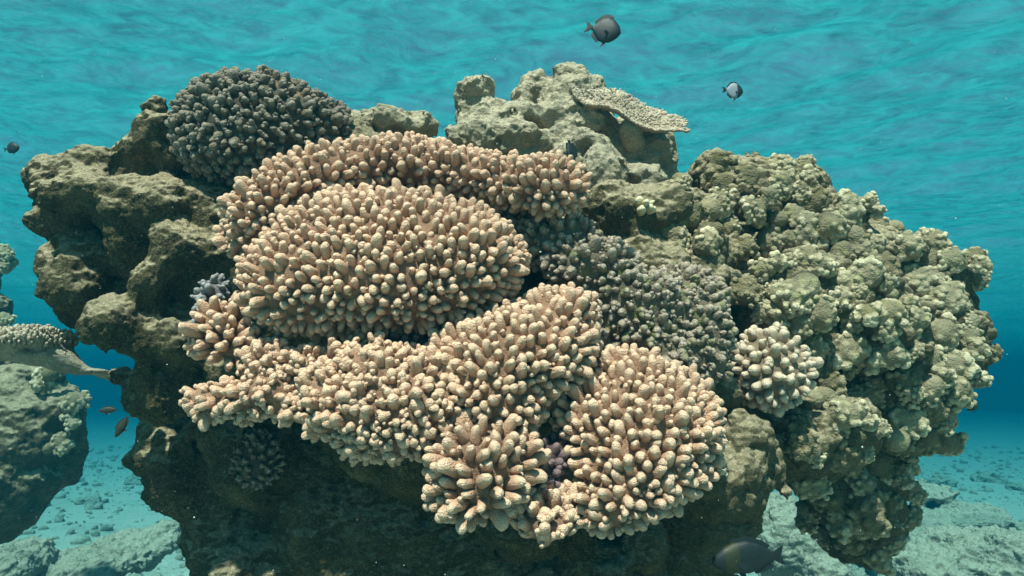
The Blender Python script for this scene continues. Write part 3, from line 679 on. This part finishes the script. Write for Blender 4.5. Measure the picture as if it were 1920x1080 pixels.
tag(mesh_obj('seafloor', co, np.stack([i, i+1, i+nx+1, i+nx], 1), M['sand']), kind='structure')
# loose rubble nobody would count
rg = np.random.RandomState(9); js, jf, off = [], [], 0
stones = []
for s in range(10):
    r3 = rg.uniform(.55, 1, 3); V, Fq = grid_mesh([(np.zeros(3), r3, None), (rg.uniform(-.5, .5, 3), r3*.7, None)], .1, .22, lambda p, s=s: fbm(p*1.8+s*9, 3)*.22); stones.append((V, Fq))
for _ in range(9000):
    y = 2.6+13*rg.uniform()**1.3; x = rg.uniform(-1, 1)*(y*.95+.6); s = .012+.055*rg.uniform()**4
    x *= K; y *= K; s *= K; V, Fq = stones[rg.randint(10)]; a = rg.uniform(0, 6.28); R = frame(rg.normal(size=3), a)
    z = floor_h(np.array([x]), np.array([y]))[0]; js.append((V*s)@R.T+np.array((x, y, z+s*.2))); jf.append(Fq+off); off += len(V)
tag(mesh_obj('rubble', np.concatenate(js), np.concatenate(jf), M['stone']), kind='stuff')
def boulder(label, blobs, warp_s=6, mat='stone', name='boulder'):
    blobs = [(c*K, r*K, kk) for c, r, kk in blobs]
    o, m = make_rock(name, blobs, .05*K, .014*K, M[mat], lambda p: fbm(p*22/K, 4, .6)*.016*K+(.5-worley(p*16/K))*.022*K-np.abs(fbm(p*11/K, 3))*.02*K, 1, lambda p: fbm(p*warp_s/K, 3)*.04*K+(worley(p*6/K)-.5)*.05*K); return tag(o, label, 'rock')
boulder('low broad pale boulder with a hollow at the bottom right corner', [E(1830,1050,3.83,110,0.35,50), E(1900,1060,3.69,80,0.35,60), E(1740,1075,3.69,60,0.28,30)])
boulder('long sloping rubble bank behind the hanging coral lobe on the right', [E(1700,920,5.68,60,0.42,16), E(1790,965,5.40,80,0.42,20), E(1700,990,5.11,80,0.42,25), E(1890,1000,5.25,60,0.42,14)])
boulder('pale sandy boulder seen through the arch', [E(1470,1010,3.83,75,0.28,70), E(1520,1060,3.76,60,0.28,40), E(1450,950,4.12,30,0.21,25)], mat='stone')
boulder('rough tan boulder at the bottom left corner', [E(20,1060,3.69,60,0.28,38), E(60,1030,3.83,25,0.14,18)])
boulder('low tan boulder on the seabed left of the main rock base', [E(260,1020,4.26,70,0.35,22), E(180,1060,3.98,90,0.35,28), E(320,1005,4.40,40,0.28,22)])
for q, (px, py, rr, lb) in enumerate([(60,945,22,'small rubble stone under the neighbouring reef'), (165,940,18,'small pale stone in the middle of the left seabed gap'), (250,905,16,'tiny far stone by the main rock on the left seabed'), (1760,905,22,'far stone on the right seabed nearest the hanging corals'), (1850,900,24,'far stone on the right seabed near the horizon haze'), (1905,915,18,'far stone cut by the right picture edge')]):
    Y = (FZ/K+.02)/((P(px, py, 1.))[2]); bl = [E(px, py, Y, rr, rr*Y/F, rr*.6), E(px+rr*.7, py+3, Y*.99, rr*.6, rr*Y/F, rr*.5)]
    boulder(lb, bl, 9, name='stone')
# ---------------------------------------------------------------- fish
def fish(label, px, py, Y, length, heading, pitch, prof, width, body, fin, seed=0, roll=0., tail_s=1., head_mat=None, dorsal=.12, anal=.10, name='reef_fish'):
    """prof: list of (x 0..1 from nose, top, bottom) in body lengths; local +x = nose"""
    root = empty(name, P(px, py, Y)); tag(root, label, 'fish'); L = length
    xs = np.array([p[0] for p in prof]); tp = np.array([p[1] for p in prof]); bt = np.array([p[2] for p in prof])
    n, s = 26, 18; V, Fq = [], []
    for i in range(n):
        t = i/(n-1); x = t**1.15*xs[-1]; u, v = np.interp(x, xs, tp), np.interp(x, xs, bt); c, h = (u+v)/2, max((u-v)/2, .004); w = min(h, width*math.sin(math.pi*min(1, (x/xs[-1])**.6*.92+.04))*1.0+.006)
        for j in range(s): a = 2*math.pi*j/s; V.append((.5-x, w*math.sin(a), c+h*math.cos(a)))
    for i in range(n-1):
        for j in range(s): q = i*s; Fq.append((q+j, q+(j+1) % s, q+s+(j+1) % s, q+s+j))
    for e, sgn in ((0, 1), ((n-1)*s, -1)):
        for j in range(0, s//2-1):
            a = (e+j, e+j+1, e+s-2-j, e+s-1-j); Fq.append(a if sgn > 0 else a[::-1])
    V = np.array(V)*L; b = mesh_obj('body', V, Fq, M[body], parent=root)
    if head_mat:
        b.data.materials.append(M[head_mat]); cx = np.array([V[list(f), 0].mean() for f in Fq])
        b.data.polygons.foreach_set('material_index', ((cx > L*.13) & (cx < L*.34) if head_mat == 'fish_olive' else (cx > L*.17)).astype(np.int32))
    def fin_(nm, pts, th=.006, y=0., ang=0.):
        """thin solid fin with a raised middle, outline in body lengths"""
        pts = np.array(pts); m = len(pts); c = pts.mean(0); R = Matrix.Rotation(ang, 3, 'Z')
        Vf = [(p[0], sd_*th*.25, p[1]) for sd_ in (1, -1) for p in pts]+[(c[0], th, c[1]), (c[0], -th, c[1])]
        me = bpy.data.meshes.new(nm); fs = []
        for j in range(m): k = (j+1) % m; fs += [(j, k, 2*m), (m+k, m+j, 2*m+1), (j, m+j, m+k, k)]
        Vr = [tuple((R @ Vector((v[0]-pts[0][0], v[1], v[2]))+Vector((pts[0][0], y, 0)))*L) for v in Vf]
        me.from_pydata(Vr, [], fs); me.materials.append(M[fin]); o = bpy.data.objects.new(nm, me); C.objects.link(o); o.parent = root; return o
    top = lambda x: float(np.interp(x, xs, tp)); bot = lambda x: float(np.interp(x, xs, bt)); e = xs[-1]
    X = np.linspace(.28, e-.08, 9); fin_('dorsal_fin', [(.5-x, top(x)-.02) for x in X]+[(.5-x-.05*(k/8), top(x)+dorsal*(.45+.55*math.sin(1.0+k*.22))) for k, x in list(enumerate(X))[::-1]])
    X = np.linspace(.55, e-.06, 6); fin_('anal_fin', [(.5-x, bot(x)+.02) for x in X]+[(.5-x-.05, bot(x)-anal*(.5+.5*k/5)) for k, x in list(enumerate(X))[::-1]])
    z = (tp[-1]+bt[-1])/2; q = tail_s; fin_('tail_fin', [(.5-e+.03, z+.03), (.5-e-.10*q, z+.13*q), (.5-e-.20*q, z+.17*q), (.5-e-.14*q, z), (.5-e-.20*q, z-.17*q), (.5-e-.10*q, z-.13*q), (.5-e+.03, z-.03)])
    for sd_ in (1, -1): fin_('pectoral_fin', [(.5-.30, bot(.3)*.3), (.5-.42, bot(.3)*.3+.05), (.5-.48, bot(.3)*.3-.02), (.5-.42, bot(.3)*.3-.08)], .004, sd_*(width*.85), -sd_*.5)
    fin_('pelvic_fin', [(.5-.34, bot(.34)+.02), (.5-.44, bot(.42)+.01), (.5-.50, bot(.42)-.13), (.5-.42, bot(.36)-.10)])
    for sd_ in (1, -1):
        bpy.ops.mesh.primitive_uv_sphere_add(radius=L*.028, segments=14, ring_count=8); ey = bpy.context.object; ey.name = 'eye'; ey.data.name = 'eye'; ey.parent = root
        ey.location = ((.5-.13)*L, sd_*width*.62*L, (top(.13)*.35+bot(.13)*.1)*L); ey.scale = (1, .5, 1); ey.data.materials.append(M['eye'])
        for p in ey.data.polygons: p.use_smooth = True
    root.rotation_euler = (roll, -pitch, heading)
    return root
DAM = [(0, .03, -.03), (.05, .14, -.14), (.12, .24, -.23), (.25, .35, -.34), (.42, .40, -.39), (.58, .34, -.34), (.70, .20, -.20), (.78, .09, -.09), (.82, .07, -.07)]
WRA = [(0, .01, -.02), (.06, .06, -.06), (.15, .11, -.10), (.30, .16, -.15), (.50, .17, -.16), (.68, .12, -.11), (.80, .06, -.06), (.85, .05, -.05)]
R_ = math.radians
fish('slate grey humpbacked damselfish swimming right at the top of the picture', 1131, 56, 1.45, .083, R_(-6), R_(-14), DAM, .10, 'fish_slate', 'fish_dark', dorsal=.08)
fish('small silvery damselfish with dark head and edges right of the table coral', 1374, 170, 1.70, .058, R_(8), R_(-2), DAM, .10, 'fish_silver', 'fish_dark', head_mat='fish_slate', dorsal=.06)
fish('small dark round fish alone in open water near the left edge', 22, 278, 3.4, .075, R_(10), R_(14), DAM, .10, 'fish_dark', 'fish_dark', dorsal=.05)
fish('thin brown fish swimming level in the gap left of the rock', 203, 769, 2.6, .075, R_(180), R_(-6), WRA, .07, 'fish_brown', 'fish_brown', dorsal=.05, anal=.04, tail_s=.5)
fish('dark brown fish diving steeply in the gap left of the rock', 229, 799, 2.5, .092, R_(180), R_(-62), WRA, .08, 'fish_brown', 'fish_brown', dorsal=.06, anal=.05, tail_s=.5)
fish('large blackish-green parrotfish with an olive cheek at the bottom edge', 1402, 1046, 1.62, .165, R_(180), R_(-4), [(0, .02, -.04), (.05, .08, -.11), (.15, .16, -.16), (.3, .22, -.20), (.5, .24, -.21), (.68, .18, -.16), (.8, .10, -.09), (.86, .08, -.08)], .09, 'fish_dark', 'fish_dark', head_mat='fish_olive', dorsal=.05, anal=.05, tail_s=.8)
fish('tiny dark fish beside the lower right edge of the corals', 1825, 765, 2.6, .068, R_(200), R_(-14), WRA, .07, 'fish_brown', 'fish_dark', dorsal=.05, anal=.04, tail_s=.5)
fish('tiny dark fish half hidden above the right bulging corals', 1808, 509, 2.9, .07, R_(165), R_(-18), WRA, .07, 'fish_brown', 'fish_dark', dorsal=.05, anal=.04, tail_s=.6)
fish('black fish standing on its head in the cleft of the pinnacle', 1070, 284, 1.98, .090, R_(20), R_(-80), WRA, .07, 'fish_dark', 'fish_dark', dorsal=.08, anal=.05, tail_s=.4)
# ---------------------------------------------------------------- floating specks
js, jf, off = [], [], 0; V0 = np.array([(1,0,0),(-1,0,0),(0,1,0),(0,-1,0),(0,0,1),(0,0,-1)], float); F0 = np.array([(0,2,4),(2,1,4),(1,3,4),(3,0,4),(2,0,5),(1,2,5),(3,1,5),(0,3,5)])
for _ in range(420):
    Y = rg.uniform(.5, 1.45); p = P(rg.uniform(-200, 2120), rg.uniform(-100, 1180), Y); s = rg.uniform(.0004, .0013)*(1+(rg.uniform() < .05))*Y/1.4
    js.append(V0*s*rg.uniform(.6, 1.3, 3)+p); jf.append(F0+off); off += 6
tag(mesh_obj('plankton', np.concatenate(js), np.concatenate(jf), M['speck']), kind='stuff')
tag(surface(), kind="structure"); haze()
